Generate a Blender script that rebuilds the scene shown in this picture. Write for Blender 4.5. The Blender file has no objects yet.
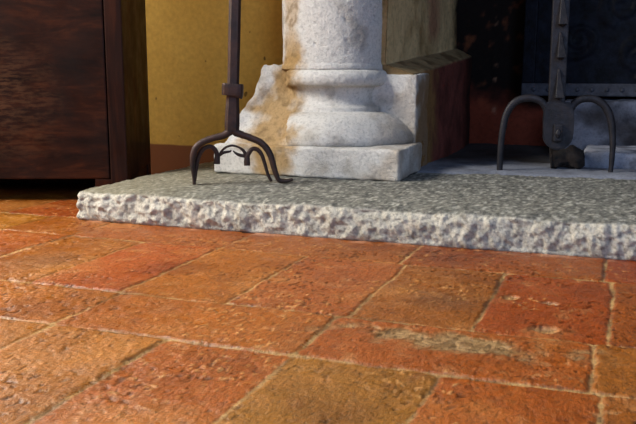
import bpy, bmesh, math, random
import numpy as np
from mathutils import Vector

random.seed(4)
S = bpy.context.scene
COL = S.collection

# ------------------------------------------------------------------ noise
def _hash(ix, iy, iz, seed):
    h = (ix.astype(np.int64) * 374761393 + iy.astype(np.int64) * 668265263
         + iz.astype(np.int64) * 2147483647 + seed * 974634757) & 0xFFFFFFFF
    h = ((h ^ (h >> 13)) * 1274126177) & 0xFFFFFFFF
    h = ((h ^ (h >> 15)) * 2246822519) & 0xFFFFFFFF
    h = h ^ (h >> 16)
    return (h & 0xFFFFFF) / float(0xFFFFFF)

def vnoise(P, seed=0):
    """value noise, P (n,3) -> (n,) in 0..1"""
    P = np.asarray(P, float)
    I = np.floor(P); F = P - I
    F = F * F * F * (F * (F * 6 - 15) + 10)
    ix, iy, iz = I[:, 0], I[:, 1], I[:, 2]
    out = 0
    for dx in (0, 1):
        wx = F[:, 0] if dx else 1 - F[:, 0]
        for dy in (0, 1):
            wy = F[:, 1] if dy else 1 - F[:, 1]
            for dz in (0, 1):
                wz = F[:, 2] if dz else 1 - F[:, 2]
                out = out + wx * wy * wz * _hash(ix + dx, iy + dy, iz + dz, seed)
    return out

def fbm(P, scale, seed=0, oct=4, gain=.5):
    P = np.asarray(P, float)
    if P.shape[1] == 2:
        P = np.concatenate([P, np.zeros((len(P), 1))], 1)
    # turned lattice so that no axis aligned ridges show
    R = np.array([[.80, .36, -.48], [-.60, .48, -.64], [0, .8, .6]])
    P = P @ R.T / scale + 17.3
    a, s, t = 1., 0., 0.
    for o in range(oct):
        s = s + a * (vnoise(P, seed + o * 31) - .5)
        t += a; a *= gain; P = P * 2.03 + 5.1
    return s / t * 2          # about -1..1

def sstep(a, b, x):
    t = np.clip((x - a) / (b - a), 0, 1)
    return t * t * (3 - 2 * t)

def mixc(a, b, m):
    m = np.asarray(m)[:, None]
    return a * (1 - m) + b * m

def lin(r, g, b):
    f = lambda c: (c / 255 / 12.92) if c / 255 <= .04045 else ((c / 255 + .055) / 1.055) ** 2.4
    return np.array([f(r), f(g), f(b)])

# ------------------------------------------------------------------ objects
def tag(o, label=None, cat=None, group=None, kind=None):
    if label: o['label'] = label
    if cat: o['category'] = cat
    if group: o['group'] = group
    if kind: o['kind'] = kind
    return o

def np_mesh(name, V, F, mat, parent=None, colors=None, smooth=True):
    V = np.asarray(V, np.float32); F = np.asarray(F, np.int32)
    me = bpy.data.meshes.new(name)
    n, k = F.shape
    me.vertices.add(len(V)); me.vertices.foreach_set('co', V.ravel())
    me.loops.add(n * k); me.loops.foreach_set('vertex_index', F.ravel())
    me.polygons.add(n)
    me.polygons.foreach_set('loop_start', np.arange(0, n * k, k, dtype=np.int32))
    me.polygons.foreach_set('use_smooth', np.full(n, smooth))
    me.update(calc_edges=True)
    if colors is not None:
        at = me.color_attributes.new('tint', 'FLOAT_COLOR', 'POINT')
        c = np.concatenate([colors, np.ones((len(V), 1))], 1).astype(np.float32)
        at.data.foreach_set('color', c.ravel())
    me.validate()
    me.materials.append(mat)
    o = bpy.data.objects.new(name, me); COL.objects.link(o)
    if parent: o.parent = parent
    return o

def bm_obj(name, bm, mat, parent=None, smooth=False):
    bmesh.ops.recalc_face_normals(bm, faces=bm.faces[:])
    me = bpy.data.meshes.new(name); bm.to_mesh(me); bm.free()
    for p in me.polygons: p.use_smooth = smooth
    me.materials.append(mat)
    o = bpy.data.objects.new(name, me); COL.objects.link(o)
    if parent: o.parent = parent
    return o

def empty(name, loc, rz=0):
    o = bpy.data.objects.new(name, None); COL.objects.link(o)
    o.location = loc; o.rotation_euler = (0, 0, rz); o.empty_display_size = .05
    return o

def add_box(bm, x0, x1, y0, y1, z0, z1, bevel=0):
    vs = [bm.verts.new(c) for c in ((x0, y0, z0), (x1, y0, z0), (x1, y1, z0), (x0, y1, z0),
                                    (x0, y0, z1), (x1, y0, z1), (x1, y1, z1), (x0, y1, z1))]
    fs = [bm.faces.new([vs[i] for i in q]) for q in
          ((0, 3, 2, 1), (4, 5, 6, 7), (0, 1, 5, 4), (1, 2, 6, 5), (2, 3, 7, 6), (3, 0, 4, 7))]
    if bevel:
        es = {e for f in fs for e in f.edges}
        bmesh.ops.bevel(bm, geom=list(es), offset=bevel, segments=2, affect='EDGES', profile=.6)

def box_obj(name, dims, mat, parent=None, bevel=0):
    bm = bmesh.new(); add_box(bm, *dims, bevel=bevel)
    return bm_obj(name, bm, mat, parent)

def stone_box(lo, hi, res, r, warp):
    """finely gridded rounded box; warp(P, N) gives displaced points"""
    lo = np.array(lo, float); hi = np.array(hi, float)
    Vs, Fs, off = [], [], 0
    ticks = []
    for a in range(3):
        L = hi[a] - lo[a]; rr = res[a] if hasattr(res, '__len__') else res
        inner = np.linspace(lo[a] + r, hi[a] - r, max(2, int((L - 2 * r) / rr) + 1))
        m = max(2, int(r / min(rr, r)) + 2)
        e = np.linspace(0, 1, m)[:-1]
        ticks.append(np.concatenate([lo[a] + r * e, inner, hi[a] - r * e[::-1]]))
    for a in range(3):
        u, v = [(1, 2), (2, 0), (0, 1)][a]
        for side in (0, 1):
            U, W = np.meshgrid(ticks[u], ticks[v], indexing='ij')
            P = np.zeros((U.size, 3)); P[:, u] = U.ravel(); P[:, v] = W.ravel()
            P[:, a] = hi[a] if side else lo[a]
            n, m = U.shape
            i = np.arange(n * m).reshape(n, m)
            q = np.stack([i[:-1, :-1], i[1:, :-1], i[1:, 1:], i[:-1, 1:]], -1).reshape(-1, 4)
            if not side: q = q[:, ::-1]
            Vs.append(P); Fs.append(q + off); off += len(P)
    P = np.concatenate(Vs); F = np.concatenate(Fs)
    key = np.round(P * 1e6).astype(np.int64)
    _, idx, inv = np.unique(key, axis=0, return_index=True, return_inverse=True)
    inv = inv.ravel(); P = P[idx]; F = inv[F]
    I = np.clip(P, lo + r, hi - r)
    N = P - I; N /= np.maximum(np.linalg.norm(N, axis=1, keepdims=True), 1e-9)
    P = I + N * r
    return warp(P, N), F, N, P

def lathe(profile, axis, nth, disp):
    """profile [(r,z)] -> grid; open ends capped by the profile touching r=0"""
    pr = np.array(profile); nz = len(pr)
    th = np.linspace(0, 2 * math.pi, nth, endpoint=False)
    T, K = np.meshgrid(th, np.arange(nz), indexing='ij')
    R = pr[K, 0]; Z = pr[K, 1]
    P = np.stack([axis[0] + R * np.cos(T), axis[1] + R * np.sin(T), Z], -1).reshape(-1, 3)
    N = np.stack([np.cos(T), np.sin(T), 0 * T], -1).reshape(-1, 3)
    i = np.arange(nth * nz).reshape(nth, nz); j = np.roll(i, -1, 0)
    F = np.stack([i[:, :-1], j[:, :-1], j[:, 1:], i[:, 1:]], -1).reshape(-1, 4)
    return disp(P, N), F

def smooth_path(pts, n=8):
    """Catmull-Rom through rows of any width"""
    P = np.array(pts, float)
    Q = np.vstack([2 * P[0] - P[1], P, 2 * P[-1] - P[-2]])
    out = []
    for i in range(1, len(Q) - 2):
        for t in np.linspace(0, 1, n, endpoint=False):
            a, b, c, d = Q[i - 1], Q[i], Q[i + 1], Q[i + 2]
            out.append(.5 * (2 * b + (c - a) * t + (2 * a - 5 * b + 4 * c - d) * t * t + (3 * b - a - 3 * c + d) * t ** 3))
    out.append(P[-1])
    return np.array(out)

def strap(bm, pts, n=8, sides=10, square=3.2, seed=0, wob=.05):
    """forged bar in the local X-Z plane: rows (u, z, half_width_in_plane, half_depth_y[, y])"""
    pts = [tuple(p) + (0,) * (5 - len(p)) for p in pts]
    C = smooth_path(pts, n) if n > 1 else np.array(pts, float)
    rings = []
    for k, c in enumerate(C):
        d = C[min(k + 1, len(C) - 1)] - C[max(k - 1, 0)]
        t = np.array([d[0], d[4], d[1]]); t /= np.linalg.norm(t)
        side = np.cross(t, np.array([0, 1., 0])); side /= max(np.linalg.norm(side), 1e-6)
        dep = np.cross(side, t)
        ring = []
        for a in range(sides):
            th = 2 * math.pi * a / sides + math.pi / sides
            co, si = math.cos(th), math.sin(th)
            e = 2 / square
            x = math.copysign(abs(co) ** e, co); y = math.copysign(abs(si) ** e, si)
            w = 1 + wob * math.sin(k * 1.7 + a * 2.3 + seed) * math.sin(k * .61 + seed * 1.3)
            p = np.array([c[0], c[4], c[1]]) + side * x * max(c[2], .0012) * w + dep * y * max(c[3], .0012) * w
            ring.append(bm.verts.new(p))
        rings.append(ring)
    for A, B in zip(rings[:-1], rings[1:]):
        for a in range(sides):
            bm.faces.new((A[a], A[(a + 1) % sides], B[(a + 1) % sides], B[a]))
    bm.faces.new(rings[0][::-1]); bm.faces.new(rings[-1])

# ------------------------------------------------------------------ materials
class NT:
    def __init__(self, name):
        self.m = bpy.data.materials.new(name); self.m.use_nodes = True
        self.t = self.m.node_tree; self.b = self.t.nodes['Principled BSDF']
        self.tc = self.t.nodes.new('ShaderNodeTexCoord')
    def n(self, typ, **kw):
        o = self.t.nodes.new(typ)
        for k, v in kw.items(): setattr(o, k, v)
        return o
    def l(self, a, b): self.t.links.new(a, b)
    def coord(self, scale=(1, 1, 1), rot=(0, 0, 0)):
        mp = self.n('ShaderNodeMapping'); mp.inputs['Scale'].default_value = scale
        mp.inputs['Rotation'].default_value = rot
        self.l(self.tc.outputs['Object'], mp.inputs['Vector']); return mp.outputs[0]
    def noise(self, scale, detail=6, rough=.6, vec=None, dist=0):
        o = self.n('ShaderNodeTexNoise'); o.inputs['Scale'].default_value = scale
        o.inputs['Detail'].default_value = detail; o.inputs['Roughness'].default_value = rough
        o.inputs['Distortion'].default_value = dist
        self.l(vec if vec is not None else self.tc.outputs['Object'], o.inputs['Vector'])
        return o.outputs['Fac']
    def ramp(self, fac, stops):
        o = self.n('ShaderNodeValToRGB'); e = o.color_ramp.elements
        while len(e) < len(stops): e.new(.5)
        for s, (p, c) in zip(e, stops):
            s.position = p; s.color = (*c, 1) if hasattr(c, '__len__') else (c, c, c, 1)
        self.l(fac, o.inputs['Fac']); return o.outputs['Color']
    def mix(self, a, b, fac, mode='MIX'):
        o = self.n('ShaderNodeMix', data_type='RGBA', blend_type=mode)
        for v, k in ((a, 6), (b, 7), (fac, 0)):
            if hasattr(v, 'links'): self.l(v, o.inputs[k])
            else: o.inputs[k].default_value = (*v, 1) if hasattr(v, '__len__') else v
        return o.outputs[2]
    def attr(self):
        o = self.n('ShaderNodeVertexColor'); o.layer_name = 'tint'; return o.outputs['Color']
    def bump(self, layers):
        prev = None
        for h, dist, st in layers:
            o = self.n('ShaderNodeBump'); o.inputs['Distance'].default_value = dist
            o.inputs['Strength'].default_value = st; self.l(h, o.inputs['Height'])
            if prev is not None: self.l(prev, o.inputs['Normal'])
            prev = o.outputs['Normal']
        self.l(prev, self.b.inputs['Normal'])
    def base(self, c):
        if hasattr(c, 'links'): self.l(c, self.b.inputs['Base Color'])
        else: self.b.inputs['Base Color'].default_value = (*c, 1)
    def set(self, **k):
        for a, v in k.items():
            i = self.b.inputs[a.replace('_', ' ')]
            if hasattr(v, 'links'): self.l(v, i)
            else: i.default_value = v

def mat_floor():
    q = NT('waxed_terracotta')
    f = q.noise(260, 5, .65)
    q_ = q.coord((1, .45, 1)); f = q.noise(250, 4, .65, q_)
    speck = q.ramp(f, [(.32, .40), (.46, .95), (.58, 1.05), (.74, 1.6)])
    c = q.mix(q.attr(), speck, 1., 'MULTIPLY')
    q.base(c)
    g = q.noise(90, 6, .7)
    q.set(Roughness=q.ramp(q.noise(26, 5, .6), [(.3, .24), (.7, .50)]), Specular_IOR_Level=.55)
    q.bump([(q.noise(26, 4, .6), .005, .45), (g, .0035, .9), (f, .0016, .9)])
    return q.m

def mat_tint(name, rough, speck_scale, lo, hi, bumps, spec=.35):
    q = NT(name)
    f = q.noise(speck_scale, 6, .68)
    c = q.mix(q.attr(), q.ramp(f, [(.33, lo), (.5, 1.0), (.75, hi)]), 1., 'MULTIPLY')
    q.base(c); q.set(Roughness=rough, Specular_IOR_Level=spec)
    q.bump([(q.noise(s, 6, .7), d, st) for s, d, st in bumps])
    return q.m

def mat_plaster(name, a, b, rough=.85, dado=None):
    q = NT(name)
    c = q.ramp(q.noise(3.2, 6, .6), [(.3, a), (.7, b)])
    c = q.mix(c, q.ramp(q.noise(60, 4, .6), [(.3, .85), (.7, 1.1)]), 1., 'MULTIPLY')
    c = q.mix(c, q.ramp(q.noise(22, 2, .4), [(.235, .35), (.26, 1.)]), 1., 'MULTIPLY')
    if dado:
        z, dc = dado
        sx = q.n('ShaderNodeSeparateXYZ'); q.l(q.tc.outputs['Object'], sx.inputs[0])
        ad = q.n('ShaderNodeMath', operation='ADD'); q.l(sx.outputs['Z'], ad.inputs[0])
        sc = q.n('ShaderNodeMath', operation='MULTIPLY'); q.l(q.noise(9, 3), sc.inputs[0]); sc.inputs[1].default_value = .008
        q.l(sc.outputs[0], ad.inputs[1])
        mr = q.n('ShaderNodeMapRange'); q.l(ad.outputs[0], mr.inputs['Value'])
        mr.inputs['From Min'].default_value = z + .002; mr.inputs['From Max'].default_value = z + .007
        c = q.mix(dc, c, mr.outputs[0])
    q.base(c); q.set(Roughness=rough, Specular_IOR_Level=.2)
    q.bump([(q.noise(14, 4, .6), .004, .5), (q.noise(90, 4, .6), .0015, .5)])
    return q.m

def mat_iron(name, dark, rust, amt=.5, rough=.5, metal=.55):
    q = NT(name)
    f = q.noise(28, 6, .65)
    q.base(q.ramp(f, [(.5 - amt * .3, dark), (.5 + .25, rust)]))
    q.set(Roughness=q.ramp(q.noise(70, 4), [(.3, rough - .1), (.7, rough + .2)]), Metallic=metal)
    q.bump([(q.noise(45, 5, .65), .003, .6), (q.noise(220, 4, .7), .0012, .6)])
    return q.m

def mat_wood(name, dark, mid, light, axis='x'):
    q = NT(name)
    sc = (2.2, 8, 9) if axis == 'x' else (12, 12, 1.0)
    v = q.coord(sc)
    g = q.noise(2.4, 8, .62, v, .6)
    fine = q.noise(13, 5, .6, v)
    c = q.ramp(g, [(.32, dark), (.52, mid), (.72, light)])
    c = q.mix(c, q.ramp(fine, [(.3, .8), (.65, 1.1)]), 1., 'MULTIPLY')
    c = q.mix(c, (.010, .006, .005), q.ramp(q.noise(5, 4, .6), [(.45, 0.), (.7, .7)]))
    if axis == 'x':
        # paler, broken-up patch low on the door
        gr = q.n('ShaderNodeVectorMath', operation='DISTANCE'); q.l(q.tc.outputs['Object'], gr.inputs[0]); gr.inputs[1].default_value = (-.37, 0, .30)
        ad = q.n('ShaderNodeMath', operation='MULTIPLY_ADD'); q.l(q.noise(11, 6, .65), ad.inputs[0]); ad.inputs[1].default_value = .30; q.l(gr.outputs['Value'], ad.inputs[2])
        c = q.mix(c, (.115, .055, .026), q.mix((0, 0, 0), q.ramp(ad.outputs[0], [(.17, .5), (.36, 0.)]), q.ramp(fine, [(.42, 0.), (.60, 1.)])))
    q.base(c)
    q.set(Roughness=q.ramp(q.noise(9, 5), [(.3, .42), (.7, .70)]), Specular_IOR_Level=.12)
    q.bump([(fine, .0008, .4), (q.noise(5, 4), .004, .3)])
    return q.m

M = {}
M['floor'] = mat_floor()
M['hearth'] = mat_tint('rough_hewn_limestone', .85, 170, .55, 1.25, [(80, .009, 1.), (230, .004, 1.)])
M['column'] = mat_tint('weathered_pale_limestone', .88, 120, .74, 1.08, [(60, .006, .8), (150, .006, 1.), (330, .003, 1.)])
M['plaster'] = mat_tint('stained_jamb_plaster', .85, 60, .7, 1.15, [(30, .004, .6), (150, .0015, .6)], .2)
M['ash'] = mat_tint('ashy_stone', .9, 120, .7, 1.15, [(40, .005, .6), (180, .002, .7)], .2)
M['ochre'] = mat_plaster('ochre_plaster', (.46, .255, .040), (.56, .335, .066), dado=(.118, (.17, .058, .018)))
M['room'] = mat_plaster('cream_plaster', (.55, .42, .24), (.62, .50, .30))
M['iron'] = mat_iron('forged_iron_rusty', (.020, .014, .013), (.075, .032, .020), .6, .48, .3)
M['iron_cold'] = mat_iron('forged_iron_sooty', (.006, .006, .009), (.028, .024, .028), .6, .5, .3)
M['castiron'] = mat_iron('sooty_cast_iron', (.003, .0035, .005), (.009, .012, .022), .5, .42, .2)
M['castiron'].node_tree.nodes['Principled BSDF'].inputs['Specular IOR Level'].default_value = .15
M['castiron'].node_tree.nodes['Principled BSDF'].inputs['Metallic'].default_value = 0; M['castiron'].node_tree.nodes['Principled BSDF'].inputs['Specular IOR Level'].default_value = .07
M['rail'] = mat_iron('ash_dusted_cast_iron', (.020, .022, .030), (.07, .075, .10), .5, .6, .1)
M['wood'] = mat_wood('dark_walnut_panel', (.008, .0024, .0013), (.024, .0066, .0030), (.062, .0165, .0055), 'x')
M['woodv'] = mat_wood('dark_walnut_post', (.008, .0024, .0013), (.022, .0060, .0028), (.054, .0145, .005), 'z')
M['char'] = mat_iron('charred_wood', (.006, .005, .005), (.030, .018, .013), .5, .9, 0)

# ------------------------------------------------------------------ floor: 20 x 40 cm cotto tiles
def axis_ticks(parts):
    out = []
    for a, b, s in parts: out.append(np.arange(a, b - 1e-9, s))
    out.append([parts[-1][1]])
    return np.concatenate(out)

def build_floor():
    X = axis_ticks([(-2.4, -1.7, .05), (-1.7, -1.2, .010), (-1.2, -.45, .005), (-.45, 1.12, .0022), (1.12, 1.5, .005), (1.5, 2.2, .009), (2.2, 2.6, .05)])
    Y = axis_ticks([(-2.6, -1.3, .05), (-1.3, -.7, .010), (-.70, -.40, .006), (-.40, .83, .0027), (.83, 1.3, .005), (1.3, 1.75, .05)])
    GX, GY = np.meshgrid(X, Y, indexing='ij')
    P = np.stack([GX.ravel(), GY.ravel()], 1); x, y = P[:, 0], P[:, 1]
    n = len(x)
    # boundaries between courses, front to back
    by = [-2.8, -2.4, -2.2, -1.8, -1.6, -1.2, -1.0, -.6, -.4, .006, .207, .592, .805, 1.2, 1.4, 2.0]
    wob = fbm(P, .07, 3, 3) * .0042
    yb = []
    for k, b in enumerate(by):
        s = b + fbm(np.stack([x, 0 * x + k * 3.7], 1), .30, 50 + k, 2) * .004 + wob
        if abs(b - .592) < 1e-6: s = s - .020 * (x - .35)
        if abs(b - .006) < 1e-6: s = s + .004
        yb.append(s)
    yb = np.array(yb)
    row = np.clip((y[None] > yb).sum(0) - 1, 0, len(by) - 2)
    J = {8: [-.395, -.2, .0, .2, .401, .598, .80, .998, 1.2, 1.4],
         9: [-.6, -.2, .195, .598, .985, 1.39],
         10: [-.81, -.61, -.41, -.211, -.008, .188, .394, .612, .808, 1.002, 1.2, 1.4],
         11: [-.81, -.415, -.212, .188, .595, .985, 1.39],
         12: [-.97, -.76, -.575, -.37, -.17, .03, .23, .43, .63, .83, 1.03, 1.23],
         13: [-1.0, -.6, -.2, .2, .6, 1.0, 1.4]}
    for r in range(len(by) - 1):
        if r not in J:
            w = .2 if by[r + 1] - by[r] > .3 else .4
            J[r] = list(np.arange(-1.2 + (.1 if r % 4 == 0 else 0), 1.7, w))
        w = .2 if by[r + 1] - by[r] > .3 else .4
        while J[r][0] > -2.6: J[r].insert(0, J[r][0] - w)
        while J[r][-1] < 2.8: J[r].append(J[r][-1] + w)
    # colours seen in the photograph (fired clay, tile by tile)
    T = {(10, -.2): (176, 100, 48), (10, 0): (192, 76, 34), (10, .188): (196, 108, 46), (10, .394): (186, 90, 60),
         (10, .612): (160, 92, 46), (10, .808): (180, 66, 28), (10, 1.0): (172, 82, 48), (10, -.41): (178, 84, 40),
         (11, -.415): (172, 92, 44), (11, -.212): (178, 88, 52), (11, .188): (166, 86, 50), (11, .595): (166, 76, 44),
         (11, .985): (176, 60, 40), (11, -.81): (190, 122, 54),
         (9, -.2): (206, 116, 50), (9, .195): (198, 104, 46), (9, .598): (192, 90, 38), (9, .985): (176, 104, 58),
         (8, .0): (202, 124, 66), (8, .2): (204, 122, 62), (8, .401): (194, 92, 42), (8, .598): (176, 122, 74),
         (8, .8): (200, 92, 32), (8, .998): (174, 98, 52),
         (12, -.575): (178, 66, 30), (12, -.76): (150, 84, 40), (12, -.37): (170, 70, 30)}
    palette = [(190, 92, 42), (180, 80, 40), (196, 112, 52), (170, 92, 52), (186, 72, 36)]
    h = np.zeros(n); col = np.zeros((n, 3)); dist = np.zeros(n)
    wobx = fbm(P, .08, 9, 3) * .0045
    chip = fbm(P, .016, 21, 3) * .0035
    for r in range(len(by) - 1):
        m = np.nonzero(row == r)[0]
        if not len(m): continue
        xs, ys = x[m] + wobx[m], y[m]
        js = np.array(J[r]); k = np.clip(np.searchsorted(js, xs) - 1, 0, len(js) - 2)
        xl, xr = js[k], js[k + 1]
        d = np.minimum(np.minimum(xs - xl, xr - xs), np.minimum(ys - yb[r][m], yb[r + 1][m] - ys)) + chip[m]
        # round the tile corners a little
        dx = np.minimum(xs - xl, xr - xs); dy = np.minimum(ys - yb[r][m], yb[r + 1][m] - ys)
        rc = .012
        corner = (dx < rc) & (dy < rc)
        d = np.where(corner, rc - np.hypot(rc - dx, rc - dy) + chip[m], d)
        dist[m] = d
        for kk in np.unique(k):
            q = m[k == kk]; rng = np.random.RandomState((r * 131 + int(kk) * 7) % 9999)
            c = None
            for (tr, tx), v in T.items():
                if tr == r and abs(js[kk] - tx) < .05: c = lin(v[0] + 4, v[1] * 1.07, v[2] * .92)
            if c is None: c = lin(*palette[rng.randint(len(palette))])
            c = (c * .55 + lin(186, 92, 40) * .45) * np.array([.57, .60, .19])
            col[q] = c
            cx, cy = .5 * (js[kk] + js[kk + 1]), by[r] + .1
            h[q] += rng.uniform(-.0009, .0009) + (x[q] - cx) * rng.uniform(-.006, .006) + (y[q] - cy) * rng.uniform(-.005, .005)
            h[q] -= .0014 * 0
    # hand-made surface
    edge = sstep(.0010, .0068, dist)
    h += fbm(P, .09, 61, 3) * .0016 + fbm(P, .022, 71, 3) * .0011
    rough_zone = sstep(.0, .5, fbm(P, .16, 81, 3) + .1)
    pits = sstep(.30, .62, fbm(P, .010, 91, 2)) * rough_zone
    h -= pits * .0013
    h = h * (.35 + .65 * edge) - (1 - edge) * (.0019 + .0018 * fbm(P, .05, 101, 2))
    # mottling
    v = fbm(P, .11, 111, 4)
    col = mixc(col, col * np.array([.66, .60, .52]), sstep(.0, .75, v) * .75)
    col = mixc(col, col * np.array([1.16, 1.18, 1.15]), sstep(.05, .7, -v) * .7)
    v2 = fbm(P, .035, 121, 4)
    col = mixc(col, lin(176, 120, 70)[None] + 0 * col, sstep(.22, .7, v2) * .42)
    col = mixc(col, lin(110, 58, 30)[None] + 0 * col, sstep(.25, .75, -v2) * .40)
    col = mixc(col, lin(196, 150, 100)[None] + 0 * col, pits * .38)
    # scuffed light streaks of worn clay
    st = fbm(np.stack([x * .6 + y * .2, y * 2.2], 1), .020, 131, 3)
    col = mixc(col, lin(198, 150, 98)[None] + 0 * col, sstep(.42, .8, st) * rough_zone * .55)
    # the deep worn patch with its torn fibrous surface
    px_, py_ = (x - .79) / .18, (y - .142) / .050
    w = sstep(1.15, .50, np.hypot(px_, py_) + fbm(P, .035, 141, 4) * .75)
    tor = fbm(np.stack([x, y * 1.6], 1), .011, 151, 3)
    h -= w * (.0022 + .0026 * tor)
    patch = mixc(lin(112, 88, 52)[None] + 0 * col, lin(168, 138, 94)[None] + 0 * col, sstep(-.35, .5, tor))
    col = mixc(col, patch, w * .85)
    px_, py_ = (x - .47) / .07, (y + .16) / .10
    w = sstep(1.2, .3, np.hypot(px_, py_) + fbm(P, .05, 143, 3) * .5)
    # two spalled dents and a dark stain
    for cx, cy, a, b in ((.912, .252, .024, .020), (.838, .415, .016, .018), (.905, .40, .016, .010)):
        rr = np.hypot((x - cx) / a, (y - cy) / b) + fbm(P, .02, 161, 2) * .25
        w = sstep(1.1, .5, rr)
        h -= w * .0050
        col = mixc(col, lin(176, 136, 88)[None] + 0 * col, w * .9)
        rim = sstep(.35, .0, np.abs(rr - 1.1))
        h += rim * .0008; col = mixc(col, col * .5, rim * .45)
    w = sstep(1.2, .2, np.hypot((x - .73) / .085, (y - .36) / .075) + fbm(P, .05, 171, 3) * .4)
    col = mixc(col, lin(92, 58, 34)[None] + 0 * col, w * .6)
    w = sstep(1.2, .2, np.hypot((x + .10) / .08, (y - .36) / .10) + fbm(P, .05, 173, 3) * .4)
    col = mixc(col, lin(120, 84, 54)[None] + 0 * col, w * .45)
    Pg = np.stack([x, y * .62], 1)
    gz = .30 + .70 * sstep(-.25, .35, fbm(P, .13, 223, 3))
    dark = sstep(.24, .42, fbm(Pg, .0072, 221, 3)) * gz
    lite = sstep(.30, .46, fbm(Pg, .0066, 225, 3)) * (.15 + .85 * sstep(-.05, .4, fbm(P, .11, 227, 3)))
    col = mixc(col, col * np.array([.30, .24, .20]), dark * .85)
    col = mixc(col, lin(206, 152, 92)[None] + 0 * col, lite * .60)  # pale clay chips that also paint the tiles' glints into the colour
    h -= dark * .0015
    h += lite * .0011 + fbm(Pg, .0085, 231, 3) * .0009 * gz
    # long worn hollows and darker fired areas
    big = fbm(P, .17, 229, 4)
    col = mixc(col, col * np.array([.58, .46, .36]), sstep(.05, .6, big) * .72)
    col = mixc(col, lin(186, 124, 62)[None] + 0 * col, sstep(.15, .7, -big) * .40)
    # lime grout in the joints, dirt along it
    gcol = mixc(lin(178, 140, 88)[None] + 0 * col, lin(116, 82, 48)[None] + 0 * col, sstep(-.3, .5, fbm(P, .06, 181, 3)))
    col = mixc(gcol, col, sstep(.0002, .0042, dist))
    col = mixc(col, col * .62, sstep(.013, .004, dist) * sstep(.0, .5, fbm(P, .12, 191, 2)) * .6)
    # pinkish mortar smeared where the step meets the floor
    w = sstep(.030, .0, np.abs(y - .772)) * sstep(-.34, -.30, x) * sstep(-.2, .5, fbm(P, .05, 201, 3))
    col = mixc(col, lin(206, 150, 116)[None] + 0 * col, w * .6)
    V = np.stack([x, y, h], 1)
    i = np.arange(n).reshape(len(X), len(Y))
    F = np.stack([i[:-1, :-1], i[1:, :-1], i[1:, 1:], i[:-1, 1:]], -1).reshape(-1, 4)
    o = np_mesh('floor', V, F, M['floor'], colors=np.clip(col, 0, 1))
    return tag(o, 'worn terracotta tile floor laid in alternating courses with lime joints', 'floor', kind='structure')
build_floor()

# ------------------------------------------------------------------ hearth step
HZ = .08
def build_hearth():
    def warp(P, N):
        side = 1 - np.abs(N[:, 2])
        big = fbm(P, .055, 11, 4); mid = fbm(P * np.array([1, 1, .75]), .014, 13, 4)
        rid = 1 - np.abs(fbm(P, .030, 15, 3)) * 2
        d = side * (big * .012 + mid * .0085 + rid * .005 - .004)
        top = np.clip(N[:, 2], 0, 1)
        d = d + top * (fbm(P, .10, 17, 3) * .0022 + fbm(P, .014, 19, 3) * .0028)
        Q = P + N * d[:, None]
        # worn front arris: the top rolls over
        front = sstep(.85, .78, P[:, 1]) * sstep(.04, .08, P[:, 2])
        Q[:, 2] -= front * (.004 + .005 * fbm(P, .09, 23, 2))
        Q[:, 1] += front * .010 * (1 + fbm(P, .05, 29, 3))
        lf = sstep(-.26, -.33, P[:, 0]) * sstep(.04, .08, P[:, 2]); Q[:, 2] -= lf * .004
        return Q
    V, F, N, P = stone_box((-.320, .776, -.004), (1.75, 1.60, HZ), (.0034, .006, .0032), .012, warp)
    top = sstep(.4, .9, N[:, 2])
    v = fbm(P, .05, 33, 4); u = fbm(P * np.array([1, .5, 1]), .0075, 35, 3)
    c = np.tile(lin(206, 201, 186), (len(P), 1))
    c = mixc(c, lin(150, 146, 134)[None] + 0 * c, sstep(.0, .6, v) * .55)
    c = mixc(c, lin(216, 210, 196)[None] + 0 * c, sstep(.1, .6, -v) * .7)
    c = mixc(c, lin(206, 160, 128)[None] + 0 * c, sstep(.25, .6, fbm(P, .06, 37, 3)) * sstep(.07, .0, P[:, 2]) * .75)
    c = mixc(c, lin(120, 112, 98)[None] + 0 * c, sstep(.22, .5, fbm(P, .009, 39, 3)) * .6)
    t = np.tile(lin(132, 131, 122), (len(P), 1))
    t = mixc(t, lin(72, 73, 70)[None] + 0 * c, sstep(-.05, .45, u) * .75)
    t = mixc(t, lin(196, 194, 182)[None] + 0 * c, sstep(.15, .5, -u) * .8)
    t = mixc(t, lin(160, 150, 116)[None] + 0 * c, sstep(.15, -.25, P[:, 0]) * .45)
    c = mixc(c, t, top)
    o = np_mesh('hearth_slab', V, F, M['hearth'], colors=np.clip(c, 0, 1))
    tag(o, 'rough-hewn pale stone hearth slab forming a step above the terracotta floor', 'hearth')
build_hearth()

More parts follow.
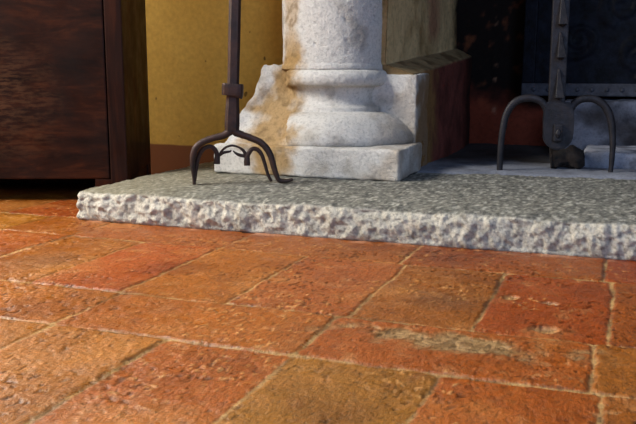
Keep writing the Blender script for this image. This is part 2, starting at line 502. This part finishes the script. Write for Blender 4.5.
# ------------------------------------------------------------------ stone column
AX = (.143, 1.485)
def stone_colors(P):
    c = np.tile(lin(226, 223, 216), (len(P), 1))
    v = fbm(P, .07, 41, 4)
    c = mixc(c, lin(166, 156, 140)[None] + 0 * c, sstep(.05, .6, v) * .6)
    c = mixc(c, lin(224, 222, 216)[None] + 0 * c, sstep(.05, .5, -v) * .6)
    # ochre run-off stain down the left of the column
    cx = np.interp(P[:, 2], [.08, .18, .26, .34, .42, .7], [.06, .02, .005, .02, .05, .055])
    wd = np.interp(P[:, 2], [.08, .18, .30, .40, .5, .7], [.05, .10, .085, .055, .032, .030])
    s = sstep(1.25, .35, np.abs(P[:, 0] - cx) / wd + fbm(P, .045, 43, 4) * .75)
    s = s * (P[:, 1] < AX[1] + .02)
    c = mixc(c, lin(176, 136, 66)[None] + 0 * c, s * np.interp(P[:, 2], [.08, .3, .42, .5], [.85, .85, .9, .55]))
    c = mixc(c, lin(120, 96, 62)[None] + 0 * c, s * sstep(.1, .5, fbm(P, .02, 45, 3)) * .6)
    # brown shade of the right-hand side, painted into the colour
    b = sstep(.24, .42, P[:, 0] + .06 * fbm(P, .06, 47, 3)) * sstep(-.2, .5, fbm(P, .09, 49, 3) + .15)
    c = mixc(c, lin(160, 132, 96)[None] + 0 * c, b * .5)
    return np.clip(c, 0, 1)

def disp_fine(P, N, big=.004, mid=.0016):
    return P + N * (fbm(P, .09, 51, 3) * big + fbm(P, .014, 53, 3) * mid)[:, None]

colm = empty('stone_column', (AX[0], AX[1], HZ))
tag(colm, 'pale weathered stone column on moulded base standing on the hearth slab', 'column')
def col_part(name, V, F, cols):
    V = V - np.array([AX[0], AX[1], HZ])
    return np_mesh(name, V, F, M['column'], colm, colors=cols)

# plinth
V, F, N, P = stone_box((-.142, 1.2, HZ), (.430, 1.47, .168), .0045, .009, lambda P, N: disp_fine(P, N, .005, .0016))
col_part('plinth', V, F, stone_colors(V))
# moulded base (two tori with a scotia), broken off on the left
prof = [(0, .160), (.24, .160), (.258, .163), (.268, .170), (.2715, .180), (.269, .191), (.261, .205), (.249, .219), (.234, .233),
        (.217, .245), (.199, .2545), (.184, .259), (.167, .261), (.1645, .263), (.164, .272), (.160, .276), (.151, .280), (.1455, .288), (.143, .30),
        (.1435, .314), (.147, .328), (.153, .336), (.169, .3375), (.177, .341), (.183, .350), (.1845, .361), (.182, .372), (.175, .381), (.164, .386), (.15, .389), (0, .389)]
fine = []
for (r0, z0), (r1, z1) in zip(prof[:-1], prof[1:]):
    k = max(1, int(math.hypot(r1 - r0, z1 - z0) / .004))
    for t in range(k): fine.append((r0 + (r1 - r0) * t / k, z0 + (z1 - z0) * t / k))
fine.append(prof[-1])
def disp_base(P, N):
    R = np.hypot(P[:, 0] - AX[0], P[:, 1] - AX[1])
    w = sstep(.02, .12, R)
    Q = P + N * (w * (fbm(P, .09, 51, 3) * .004 + fbm(P, .013, 53, 3) * .0014))[:, None]
    nn = np.array([-.90, -.42, .12]); nn /= np.linalg.norm(nn)
    s = (Q - np.array([AX[0], AX[1], .24])) @ nn - (.158 + .022 * fbm(P, .05, 57, 4))
    return Q - nn * (np.clip(s, 0, 1) * .93)[:, None]
V, F = lathe(fine, AX, 320, disp_base)
col_part('moulded_base', V, F, stone_colors(V))
# shaft
zs = np.concatenate([[.386], np.linspace(.386, .80, 100), np.linspace(.81, 1.27, 30), [1.27]])
rs = np.concatenate([[0], np.where(zs[1:-1] < .402, .166, .1625), [0]])
def disp_shaft(P, N):
    R = np.hypot(P[:, 0] - AX[0], P[:, 1] - AX[1])
    w = sstep(.02, .12, R)
    return P + N * (w * (fbm(P, .11, 51, 3) * .0035 + fbm(P, .014, 55, 3) * .0017 - .004 * sstep(.35, .6, fbm(P, .03, 59, 3))))[:, None]
V, F = lathe(list(zip(rs, zs)), AX, 260, disp_shaft)
col_part('shaft', V, F, stone_colors(V))
# squared block behind the base
def warp_block(P, N):
    Q = disp_fine(P, N, .006, .002)
    return Q
V, F, N, P = stone_box((.05, 1.44, HZ), (.417, 1.60, .372), .006, .008, warp_block)
cc = stone_colors(V)
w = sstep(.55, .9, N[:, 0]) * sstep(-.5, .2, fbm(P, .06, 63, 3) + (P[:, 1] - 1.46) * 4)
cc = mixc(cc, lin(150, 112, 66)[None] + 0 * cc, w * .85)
col_part('backing_block', V, F, cc)
# broken stone on the left
def warp_broken(P, N):
    t = (P[:, 2] - HZ) / (.392 - HZ)              # 0 bottom .. 1 top
    left = np.interp(t, [0, .30, .42, .55, .72, .86, 1], [-.128, -.128, -.125, -.112, -.085, -.074, -.072])
    front = np.interp(t, [0, .28, .45, .7, 1], [1.225, 1.235, 1.30, 1.37, 1.415])
    u = (P[:, 0] + .13) / .25; s = (P[:, 1] - 1.22) / .36
    Q = P.copy()
    Q[:, 0] = left + u * (.12 - left); Q[:, 1] = front + s * (1.58 - front)
    d = fbm(P, .10, 65, 3) * .016 + fbm(P, .03, 67, 3) * .007 + fbm(P, .012, 69, 2) * .002
    return Q + N * (d * sstep(.0, .06, P[:, 2] - HZ))[:, None]
V, F, N, P = stone_box((-.13, 1.22, HZ + .002), (.12, 1.58, .392), .005, .014, warp_broken)
col_part('broken_block', V, F, stone_colors(V))

# ------------------------------------------------------------------ walls and firebox
def struct(o, label, cat='wall'): return tag(o, label, cat, kind='structure')
struct(box_obj('wall_back', (-2.4, .30, 1.62, 1.80, 0, 2.5), M['ochre']),
       'ochre plastered wall with brown-red painted base band left of the column')
struct(box_obj('wall_left', (-2.52, -2.4, -2.6, 1.8, 0, 2.5), M['room']), 'cream side wall outside the picture on the left')
struct(box_obj('wall_chimney_breast', (-.25, 2.5, 1.30, 1.62, 1.27, 2.5), M['room']), 'chimney breast above the fireplace opening')

def build_jamb():
    # pier of the firebox, with a ledge that slopes up to the set-back upper wall
    ys = np.linspace(1.452, 2.27, 100)
    prof = ([(0, 0, HZ - .05)] + [(0, 0, z) for z in np.linspace(HZ, .366, 44)] + [(0, t, .372 + .030 * t) for t in np.linspace(.03, 1, 14)]
            + [(0, 1, z) for z in np.linspace(.408, 1.27, 70)])
    pr = np.array(prof)
    Yg, K = np.meshgrid(ys, np.arange(len(pr)), indexing='ij')
    tt = (Yg - 1.44) / .76
    xo = .408 + .022 * tt; xi = .318 + .052 * tt
    Xg = xo + (xi - xo) * pr[K, 1]
    Z = pr[K, 2] + .060 * tt * np.clip((pr[K, 2] - .1) / .27, 0, 1)
    P = np.stack([Xg, Yg, Z], -1).reshape(-1, 3)
    lv = pr[K, 1].ravel()
    d = fbm(P, .12, 73, 3) * .008 + fbm(P, .03, 75, 3) * .003
    P[:, 0] += d; P[:, 2] += d * .4
    n, m = Yg.shape; i = np.arange(n * m).reshape(n, m)
    F = np.stack([i[:-1, :-1], i[1:, :-1], i[1:, 1:], i[:-1, 1:]], -1).reshape(-1, 4)[:, ::-1]
    # return face at the front end
    cap = P[:m].copy(); cap[:, 0] = .16
    V = np.concatenate([P, cap])
    k = np.arange(m - 1)
    F = np.concatenate([F, np.stack([k, k + 1, n * m + k + 1, n * m + k], -1)])
    P = V; lv = np.concatenate([lv, lv[:m]])
    lower = lv < .02
    up = np.tile(lin(206, 178, 128), (len(P), 1))
    up = mixc(up, lin(156, 126, 80)[None] + 0 * up, sstep(-.1, .5, fbm(P, .12, 77, 4)))
    up = mixc(up, lin(140, 70, 60)[None] + 0 * up, sstep(.1, .02, np.abs(P[:, 1] - 1.93) + .06 * fbm(P, .1, 79, 3)) * sstep(.46, .52, P[:, 2]) * .6)
    up = mixc(up, lin(22, 17, 14)[None] + 0 * up, sstep(2.16, 2.26, P[:, 1] + .05 * fbm(P, .05, 83, 3)))
    dn = np.tile(lin(122, 66, 56), (len(P), 1))
    dn = mixc(dn, lin(84, 46, 38)[None] + 0 * up, sstep(-.2, .5, fbm(P, .09, 85, 4)) * .7)
    dn = mixc(dn, lin(140, 104, 62)[None] + 0 * up, sstep(1.76, 1.64, P[:, 1] + .08 * fbm(P, .08, 87, 3)))
    dn = mixc(dn, lin(22, 17, 14)[None] + 0 * up, sstep(2.10, 2.22, P[:, 1] + .05 * fbm(P, .05, 83, 3)) * .8)
    led = np.tile(lin(150, 128, 92), (len(P), 1))
    led = mixc(led, lin(110, 88, 60)[None] + 0 * up, sstep(-.1, .4, fbm(P, .05, 89, 3)))
    c = mixc(up, dn, lower.astype(float))
    Lz = (lv > .02) & (lv < .999)
    c = mixc(c, led, Lz.astype(float))
    o = np_mesh('wall_firebox_left', V, F, M['plaster'], colors=np.clip(c, 0, 1))
    struct(o, 'red and ochre stained fireplace jamb with a sloping ledge behind the column')
build_jamb()

def grid_wall(name, O, U, W, nu, nw, cf, mat, amp=.006):
    O, U, W = map(np.array, (O, U, W))
    a, b = np.meshgrid(np.linspace(0, 1, nu), np.linspace(0, 1, nw), indexing='ij')
    P = O + a.reshape(-1, 1) * U + b.reshape(-1, 1) * W
    N = np.cross(U, W); N = N / np.linalg.norm(N)
    V = P + N * (fbm(P, .10, 93, 3) * amp + fbm(P, .025, 95, 3) * amp * .4)[:, None]
    i = np.arange(nu * nw).reshape(nu, nw)
    F = np.stack([i[:-1, :-1], i[1:, :-1], i[1:, 1:], i[:-1, 1:]], -1).reshape(-1, 4)
    return np_mesh(name, V, F, mat, colors=np.clip(cf(P), 0, 1))

def back_colors(P):
    c = np.tile(lin(24, 18, 16), (len(P), 1))
    c = mixc(c, lin(112, 66, 42)[None] + 0 * c, sstep(.15, .6, fbm(P, .04, 97, 4)) * sstep(.75, .5, P[:, 0]) * .8)
    red = sstep(.34, .22, P[:, 2] + .10 * fbm(P, .10, 99, 4))
    c = mixc(c, lin(134, 60, 40)[None] + 0 * c, red * .85)
    c = mixc(c, lin(180, 140, 112)[None] + 0 * c, sstep(.012, .0, np.abs(P[:, 0] - .525)) * sstep(.1, .5, fbm(P, .03, 103, 3)) * .6)
    return c
struct(grid_wall('wall_firebox_back', (.25, 2.25, .06), (1.75, 0, 0), (0, 0, 1.4), 260, 160, back_colors, M['plaster']),
       'soot-blackened back wall of the fireplace with a red brick base')
def soot(P):
    return np.tile(lin(36, 28, 24), (len(P), 1))
struct(grid_wall('wall_firebox_right', (1.75, 2.4, .0), (0, -1.1, 0), (0, 0, 1.4), 20, 20, soot, M['plaster']),
       'sooty right side wall of the fireplace outside the picture')
struct(grid_wall('ceiling_firebox', (.25, 2.4, 1.3), (0, -1.0, 0), (1.6, 0, 0), 20, 20, soot, M['plaster']),
       'sooty throat of the chimney above the firebox', 'ceiling')

def build_ashfloor():
    X = np.arange(.40, 1.751, .007); Y = np.arange(1.36, 2.28, .007)
    GX, GY = np.meshgrid(X, Y, indexing='ij')
    P = np.stack([GX.ravel(), GY.ravel(), 0 * GX.ravel()], 1)
    lim = np.interp(P[:, 0], [.4, .52, .62, .8, 1.0, 1.2], [1.40, 1.40, 1.44, 1.45, 1.47, 1.47]) + .02 * fbm(P, .12, 107, 3)
    e = sstep(-.01, .05, P[:, 1] - lim)
    z = HZ - .012 + e * (.019 + .004 * fbm(P, .10, 109, 3) + .0018 * fbm(P, .02, 113, 3)) + sstep(2.05, 2.25, P[:, 1]) * .014
    V = P.copy(); V[:, 2] = z
    c = np.tile(lin(126, 130, 140), (len(P), 1))
    c = mixc(c, lin(72, 74, 84)[None] + 0 * c, sstep(-.1, .5, fbm(P, .09, 115, 4)) * .7)
    c = mixc(c, lin(52, 44, 36)[None] + 0 * c, sstep(1.62, 1.82, P[:, 1] + .08 * fbm(P, .12, 117, 4)) * sstep(.92, .75, P[:, 0]) * .85)
    i = np.arange(len(P)).reshape(GX.shape)
    F = np.stack([i[:-1, :-1], i[1:, :-1], i[1:, 1:], i[:-1, 1:]], -1).reshape(-1, 4)
    o = np_mesh('floor_firebox', V, F, M['ash'], colors=np.clip(c, 0, 1))
    struct(o, 'smooth ash-grey floor inside the fireplace', 'floor')
build_ashfloor()

# ------------------------------------------------------------------ stones under the fireback
def ash_stone(name, lo, hi, seed, base, dark, amp, label):
    def warp(P, N): return P + N * (fbm(P, .07, seed, 3) * amp + fbm(P, .02, seed + 3, 3) * amp * .4)[:, None]
    V, F, N, P = stone_box(lo, hi, .008, .012, warp)
    c = np.tile(lin(*base), (len(P), 1))
    c = mixc(c, lin(*dark)[None] + 0 * c, sstep(-.05, .4, fbm(P, .08, seed + 7, 4)) * .8)
    c = mixc(c, lin(24, 20, 20)[None] + 0 * c, sstep(.06, .0, np.abs((P[:, 2] - .21) + (P[:, 0] - .95) * .35) + .05 * fbm(P, .07, seed + 9, 3)) * sstep(2.1, 2.0, P[:, 1]) * (1 if seed == 141 else 0) * .8)  # slanting dark band: shadow of the andiron leg painted into the colour
    o = np_mesh(name, V, F, M['ash'], colors=np.clip(c, 0, 1))
    tag(o, label, 'stone')
ash_stone('stone_block', (.885, 1.68, HZ), (1.62, 1.95, .136), 121, (150, 154, 166), (84, 86, 96), .006,
          'low pale ash-covered stone block behind the right leg of the firebox andiron')
ash_stone('stone_block', (.80, 1.958, HZ), (1.66, 2.17, .280), 141, (92, 98, 114), (40, 43, 52), .008,
          'taller grey stone block carrying the cast iron fireback')

# ------------------------------------------------------------------ fireback
fb = empty('fireback', (1.19, 2.15, .290))
tag(fb, 'sooty black cast iron fireback plate with relief, standing behind the firebox andiron', 'fireback')
def build_fireback():
    # plate with scroll relief, local coordinates; leaning slightly backwards
    W0, W1, H = -.53, .53, .62
    X = np.arange(W0, W1 + 1e-6, .006); Z = np.arange(0, H + 1e-6, .006)
    GX, GZ = np.meshgrid(X, Z, indexing='ij')
    x, z = GX.ravel(), GZ.ravel()
    rel = np.zeros_like(x)
    rng = random.Random(11)
    for cx, cz, r0, turns, sgn in ((-.16, .14, .075, 1.6, 1), (.02, .18, .085, 1.7, -1), (-.22, .32, .07, 1.5, -1), (.05, .38, .08, 1.5, 1),
                                   (-.36, .20, .07, 1.5, 1), (.22, .20, .085, 1.6, 1), (.30, .38, .07, 1.5, -1), (-.40, .42, .06, 1.4, 1)):
        for t in np.linspace(0, 1, 70):
            a = sgn * t * turns * 2 * math.pi + cx * 9
            r = r0 * (1 - .8 * t)
            px, pz = cx + r * math.cos(a), cz + r * math.sin(a)
            rad = .016 * (1.1 - .5 * t) * (1 + .3 * math.sin(t * 23))
            rel = np.maximum(rel, .005 * np.clip(1 - ((x - px) ** 2 + (z - pz) ** 2) / rad ** 2, 0, 1) ** .5)
    n = len(x)
    front = np.stack([x, -.012 - rel + .001 * fbm(np.stack([x, z], 1), .03, 151, 3), z], 1)
    back = np.stack([x, 0 * x + .012, z], 1)
    i = np.arange(n).reshape(GX.shape)
    q = np.stack([i[:-1, :-1], i[1:, :-1], i[1:, 1:], i[:-1, 1:]], -1).reshape(-1, 4)
    F = [q, (q + n)[:, ::-1]]
    for ln, rev in ((i[:, 0], 1), (i[:, -1], 0), (i[0], 0), (i[-1], 1)):
        s = np.stack([ln[:-1], ln[1:], ln[1:] + n, ln[:-1] + n], -1)
        F.append(s[:, ::-1] if rev else s)
    np_mesh('plate', np.concatenate([front, back]), np.concatenate(F), M['castiron'], fb)
    bm = bmesh.new()
    add_box(bm, W0 - .02, W1 + .02, -.034, -.010, 0, .045, .004)
    bm_obj('bottom_rail', bm, M['rail'], fb)
    for k in range(22):
        bm = bmesh.new()
        bmesh.ops.create_uvsphere(bm, u_segments=10, v_segments=6, radius=.0085)
        for v in bm.verts: v.co = Vector((v.co.x, v.co.y * .6, v.co.z)) + Vector((W0 + .025 + k * .05, -.034, .023))
        bm_obj('stud', bm, M['rail'], fb, True)
    bm = bmesh.new(); add_box(bm, W0 - .02, W0 + .025, -.03, -.010, .045, H, .004); bm_obj('side_rail', bm, M['castiron'], fb)
    bm = bmesh.new(); add_box(bm, W1 - .025, W1 + .02, -.03, -.010, .045, H, .004); bm_obj('side_rail', bm, M['castiron'], fb)
    bm = bmesh.new(); add_box(bm, W0 - .02, W1 + .02, -.03, -.010, H - .02, H + .03, .004); bm_obj('top_rail', bm, M['castiron'], fb)
    fb.rotation_euler = (math.radians(-3), 0, 0)
build_fireback()

# ------------------------------------------------------------------ andirons
def andiron_front():
    a = math.atan2(.089, .183)
    r = empty('andiron', (-.072, .955, HZ), a)
    tag(r, 'tall rusty wrought iron andiron standing before the stone column', 'andiron', 'andirons')
    Z = lambda z: z - HZ
    bm = bmesh.new()                                     # eight-sided upright
    strap(bm, [(.104, Z(.226), .020, .014), (.105, Z(.25), .021, .015), (.107, Z(.30), .0185, .0155), (.110, Z(.36), .0165, .0155), (.114, Z(.46), .0168, .0155),
               (.118, Z(.565), .0165, .0155), (.123, Z(.70), .0155, .015), (.127, Z(.80), .014, .014)], 5, 8, 3.0, wob=.012)
    bm_obj('upright', bm, M['iron'], r)
    bm = bmesh.new()
    strap(bm, [(.1072, Z(.317), .0265, .0225), (.1074, Z(.319), .0285, .0245), (.1078, Z(.333), .0290, .0250), (.1084, Z(.347), .0285, .0245), (.1085, Z(.349), .0265, .0225)], 2, 16, 4, wob=.0)
    bm_obj('collar', bm, M['iron'], r)
    bm = bmesh.new()
    strap(bm, [(.127, Z(.79), .016, .016), (.127, Z(.80), .026, .026), (.128, Z(.825), .034, .034), (.128, Z(.85), .026, .026), (.128, Z(.868), .010, .010)], 4, 14, 2)
    bm_obj('finial', bm, M['iron'], r, True)
    bm = bmesh.new()
    strap(bm, [(.112, Z(.240), .011, .012), (.097, Z(.222), .011, .012), (.080, Z(.212), .0095, .011), (.059, Z(.207), .009, .011), (.030, Z(.197), .009, .012), (.008, Z(.181), .009, .013), (-.001, Z(.155), .0085, .013),
               (-.002, Z(.126), .006, .011), (.0, Z(.100), .0042, .008), (.001, Z(.082), .0050, .008)], 6, 10)
    bm_obj('leg', bm, M['iron'], r, True)
    bm = bmesh.new()
    strap(bm, [(.098, Z(.240), .011, .012), (.113, Z(.222), .011, .012), (.130, Z(.214), .0095, .011), (.152, Z(.206), .009, .011), (.184, Z(.190), .009, .012), (.205, Z(.161), .009, .012), (.216, Z(.122), .008, .012),
               (.226, Z(.094), .0065, .011), (.236, Z(.0885), .0055, .010), (.250, Z(.0885), .005, .009), (.266, Z(.092), .0035, .008)], 6, 10)
    bm_obj('leg', bm, M['iron'], r, True)
    y = .012
    bm = bmesh.new()
    strap(bm, [(.002, Z(.088), .004, .007, y), (.006, Z(.120), .005, .008, y), (.012, Z(.150), .0058, .009, y), (.023, Z(.172), .006, .009, y), (.040, Z(.182), .006, .009, y), (.055, Z(.177), .006, .008, y), (.063, Z(.160), .0068, .008, y), (.0625, Z(.146), .0085, .009, y), (.062, Z(.135), .0085, .009, y)], 6, 10)
    bm_obj('scroll', bm, M['iron'], r, True)
    bm = bmesh.new()
    strap(bm, [(.208, Z(.086), .004, .007, y), (.199, Z(.105), .0045, .008, y), (.192, Z(.130), .005, .009, y), (.184, Z(.156), .0055, .009, y), (.172, Z(.172), .006, .009, y), (.157, Z(.174), .006, .008, y), (.145, Z(.157), .0068, .008, y), (.143, Z(.142), .0085, .009, y), (.143, Z(.130), .0085, .009, y)], 6, 10)
    bm_obj('scroll', bm, M['iron'], r, True)
    bm = bmesh.new()
    strap(bm, [(.066, Z(.152), .003, .006, y), (.074, Z(.168), .003, .006, y), (.088, Z(.180), .003, .006, y), (.105, Z(.184), .003, .006, y), (.122, Z(.179), .003, .006, y), (.135, Z(.168), .0045, .006, y), (.143, Z(.150), .006, .006, y)], 6, 8)
    bm_obj('link', bm, M['iron'], r, True)
    bm = bmesh.new()
    strap(bm, [(.066, Z(.156), .004, .005, y), (.080, Z(.165), .004, .005, y), (.097, Z(.168), .0028, .004, y), (.101, Z(.172), .0015, .003, y)], 6, 8)
    bm_obj('curl', bm, M['iron'], r, True)
    bm = bmesh.new()
    strap(bm, [(.141, Z(.154), .004, .005, y), (.124, Z(.158), .0045, .005, y), (.112, Z(.164), .003, .004, y), (.106, Z(.170), .0015, .003, y)], 6, 8)
    bm_obj('curl', bm, M['iron'], r, True)
    return r
andiron_front()

def andiron_back():
    a = math.atan2(.066, .313)
    zb = .0845
    r = empty('andiron', (.66, 1.506, zb), a)
    tag(r, 'sooty iron andiron with hooked post and shield plate inside the fireplace', 'andiron', 'andirons')
    Z = lambda z: z - zb
    mI = M['iron_cold']
    bm = bmesh.new(); add_box(bm, .131, .178, -.008, .010, Z(.262), Z(.86), .003); bm_obj('post', bm, mI, r)
    # shield plate: straight sides, round bottom
    bm = bmesh.new()
    out = [(.126, .292), (.120, .275), (.118, .24), (.120, .20)]
    for t in np.linspace(math.pi * 1.06, math.pi * 1.94, 13): out.append((.162 + .043 * math.cos(t), .196 + .043 * math.sin(t)))
    out += [(.205, .20), (.206, .24), (.204, .268), (.192, .292)]
    f = [bm.verts.new((u, -.016, Z(z))) for u, z in out]; b = [bm.verts.new((u, .006, Z(z))) for u, z in out]
    bm.faces.new(f); bm.faces.new(b[::-1])
    for k in range(len(f)): bm.faces.new((f[k], b[k], b[(k + 1) % len(f)], f[(k + 1) % len(f)]))
    bmesh.ops.bevel(bm, geom=[e for e in bm.edges if all(abs(v.co.y + .016) < 1e-6 for v in e.verts)], offset=.003, segments=2, affect='EDGES')
    bm_obj('shield_plate', bm, mI, r)
    bm = bmesh.new(); add_box(bm, .147, .173, -.030, -.015, Z(.178), Z(.229), .004)
    bm_obj('boss', bm, mI, r)
    bm = bmesh.new()
    strap(bm, [(.160, Z(.190), .004, .004, -.0295), (.160, Z(.202), .009, .004, -.0325), (.160, Z(.214), .004, .004, -.0295)], 4, 10, 2)
    bm_obj('rivet', bm, mI, r, True)
    for zt, zl in ((.600, .512), (.492, .419), (.388, .305)):
        # wedge-shaped spit hook: flush at its top, standing out at its foot
        bm = bmesh.new()
        pts = [(.153, -.0085, zt), (.159, -.0085, zt), (.171, -.0085, zl), (.146, -.0085, zl), (.153, -.011, zt), (.159, -.011, zt), (.171, -.046, zl), (.146, -.046, zl)]
        v = [bm.verts.new((p[0], p[1], Z(p[2]))) for p in pts]
        for q in ((0, 1, 2, 3), (4, 7, 6, 5), (0, 4, 5, 1), (1, 5, 6, 2), (2, 6, 7, 3), (3, 7, 4, 0)): bm.faces.new([v[i] for i in q])
        bmesh.ops.bevel(bm, geom=bm.edges[:], offset=.0012, segments=1, affect='EDGES')
        bm_obj('spit_hook', bm, mI, r)
    bm = bmesh.new()
    strap(bm, [(.130, Z(.245), .010, .009), (.127, Z(.272), .011, .010), (.108, Z(.295), .011, .010), (.073, Z(.303), .011, .010), (.036, Z(.291), .011, .010), (.012, Z(.253), .0105, .010), (.002, Z(.194), .0095, .010), (-.001, Z(.135), .009, .009), (-.001, Z(.081), .009, .009)], 7, 10)
    bm_obj('leg', bm, mI, r, True)
    bm = bmesh.new()
    strap(bm, [(.192, Z(.248), .010, .009), (.197, Z(.276), .011, .010), (.219, Z(.298), .011, .010), (.254, Z(.302), .011, .010), (.286, Z(.286), .011, .010), (.309, Z(.247), .0105, .010), (.319, Z(.185), .009, .010), (.320, Z(.135), .0075, .009), (.318, Z(.081), .006, .008)], 7, 10)
    bm_obj('leg', bm, mI, r, True)
    # billet bar riveted through the plate, hidden behind it
    bm = bmesh.new()
    add_box(bm, .150, .172, .004, .060, Z(.195), Z(.216), .003); bm_obj('billet_bar', bm, mI, r)
    return r
andiron_back()

# ------------------------------------------------------------------ charred log end in the ash
def charred():
    def disp(P, N):
        return P + N * (fbm(P, .045, 161, 3) * .024 + fbm(P, .012, 163, 2) * .005)[:, None]
    ln = .10
    prof = [(0, 0), (.030, 0), (.036, .006)] + [(.034 - .006 * t, .006 + t * (ln - .012)) for t in np.linspace(0, 1, 24)] + [(.026, ln), (0, ln)]
    V, F = lathe(prof, (0, 0), 40, disp)
    o = np_mesh('charred_log', V, F, M['char'])
    o.rotation_euler = (math.radians(84), 0, math.radians(97)); o.location = (.792, 1.640, HZ + .036)
    tag(o, 'charred stub of firewood lying in the ash below the shield plate', 'log')
charred()

# ------------------------------------------------------------------ cabinet
def cabinet():
    a = math.radians(22)
    r = empty('wooden_cabinet', (-.362, 1.081, 0), a)          # origin: front right corner on the floor
    tag(r, 'dark stained wooden cabinet standing on the tile floor left of the hearth', 'cabinet')
    W, D, H, zb = .92, .425, 1.02, .0675
    wd, wv = M['wood'], M['woodv']
    box_obj('carcass', (-W + .02, -.03, .035, D - .005, zb + .01, H), wd, r, .003)
    box_obj('side_panel', (-.030, -.004, .048, D, zb, H), wv, r, .003)
    box_obj('side_panel', (-W, -W + .03, .048, D, zb, H), wv, r, .003)
    box_obj('stile', (-.050, 0, 0, .047, .0, H), wv, r, .004)
    box_obj('stile', (-W, -W + .05, 0, .047, .0, H), wv, r, .004)
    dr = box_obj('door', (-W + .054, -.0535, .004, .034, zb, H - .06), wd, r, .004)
    bm = bmesh.new()
    strap(bm, [(-W + .10, .60, .010, .010, -.001), (-W + .10, .601, .006, .006, -.012), (-W + .10, .602, .014, .014, -.020), (-W + .10, .603, .008, .008, -.030)], 4, 12, 2)
    bm_obj('knob', bm, M['iron'], dr, True)
    box_obj('plinth_and_baffle', (-.098, -.050, .006, .04, .0, zb - .001), wv, r, .003)
    box_obj('plinth_and_baffle', (-W + .004, -W + .03, .05, D - .051, .0, zb - .001), wv, r, .003)  # unseen left skirting, added to keep light from under the cabinet
    box_obj('plinth_and_baffle', (-W + .05, -.054, D - .03, D - .006, .0, zb - .001), wv, r, .003)  # hidden back piece, added so the gap below stays dark
    box_obj('plinth_and_baffle', (-.034, -.008, .05, D - .051, .0, zb - .001), wv, r, .003)  # right-hand piece added to stop light leaking through underneath
    box_obj('foot', (-.05, -.004, D - .05, D, 0, zb), wv, r, .003)
    box_obj('foot', (-W, -W + .046, D - .05, D, 0, zb), wv, r, .003)
    box_obj('cabinet_top', (-W - .025, .025, -.025, D, H, H + .03), wd, r, .006)
cabinet()

# ------------------------------------------------------------------ light
def area(name, loc, target, size, energy, color):
    L = bpy.data.lights.new(name, 'AREA'); L.energy = energy; L.color = color
    L.shape = 'RECTANGLE'; L.size = size[0]; L.size_y = size[1]
    o = bpy.data.objects.new(name, L); COL.objects.link(o); o.location = loc
    o.rotation_euler = (Vector(target) - Vector(loc)).to_track_quat('-Z', 'Y').to_euler()
    return o
area('window_daylight', (-1.75, -.55, 2.25), (.2, 1.1, .1), (1.0, 1.0), 150, (1, .96, .90))
area('side_window_daylight', (-2.3, .62, 1.45), (.0, .2, .0), (.8, 1.2), 135, (1, .93, .80))
area('cool_daylight', (2.3, -1.7, 1.5), (.8, 1.4, .1), (1.1, 1.3), 40, (.44, .62, 1))
w = bpy.data.worlds.new('room_ambience'); S.world = w; w.use_nodes = True
bg = w.node_tree.nodes['Background']; bg.inputs[0].default_value = (.62, .74, 1, 1); bg.inputs[1].default_value = .17

# ------------------------------------------------------------------ camera
cam = bpy.data.cameras.new('camera'); co = bpy.data.objects.new('camera', cam); COL.objects.link(co)
co.location = (1.0089, -.9974, .3866); co.rotation_euler = (math.pi / 2 - .1706, 0, .3558)
cam.lens = 829 / 636 * 36; cam.sensor_width = 36; cam.clip_start = .02
S.camera = co
S.view_settings.view_transform = 'Standard'; S.view_settings.look = 'None'
S.view_settings.gamma = 1; S.view_settings.exposure = 0
try: S.view_settings.use_curve_mapping = False
except Exception: pass
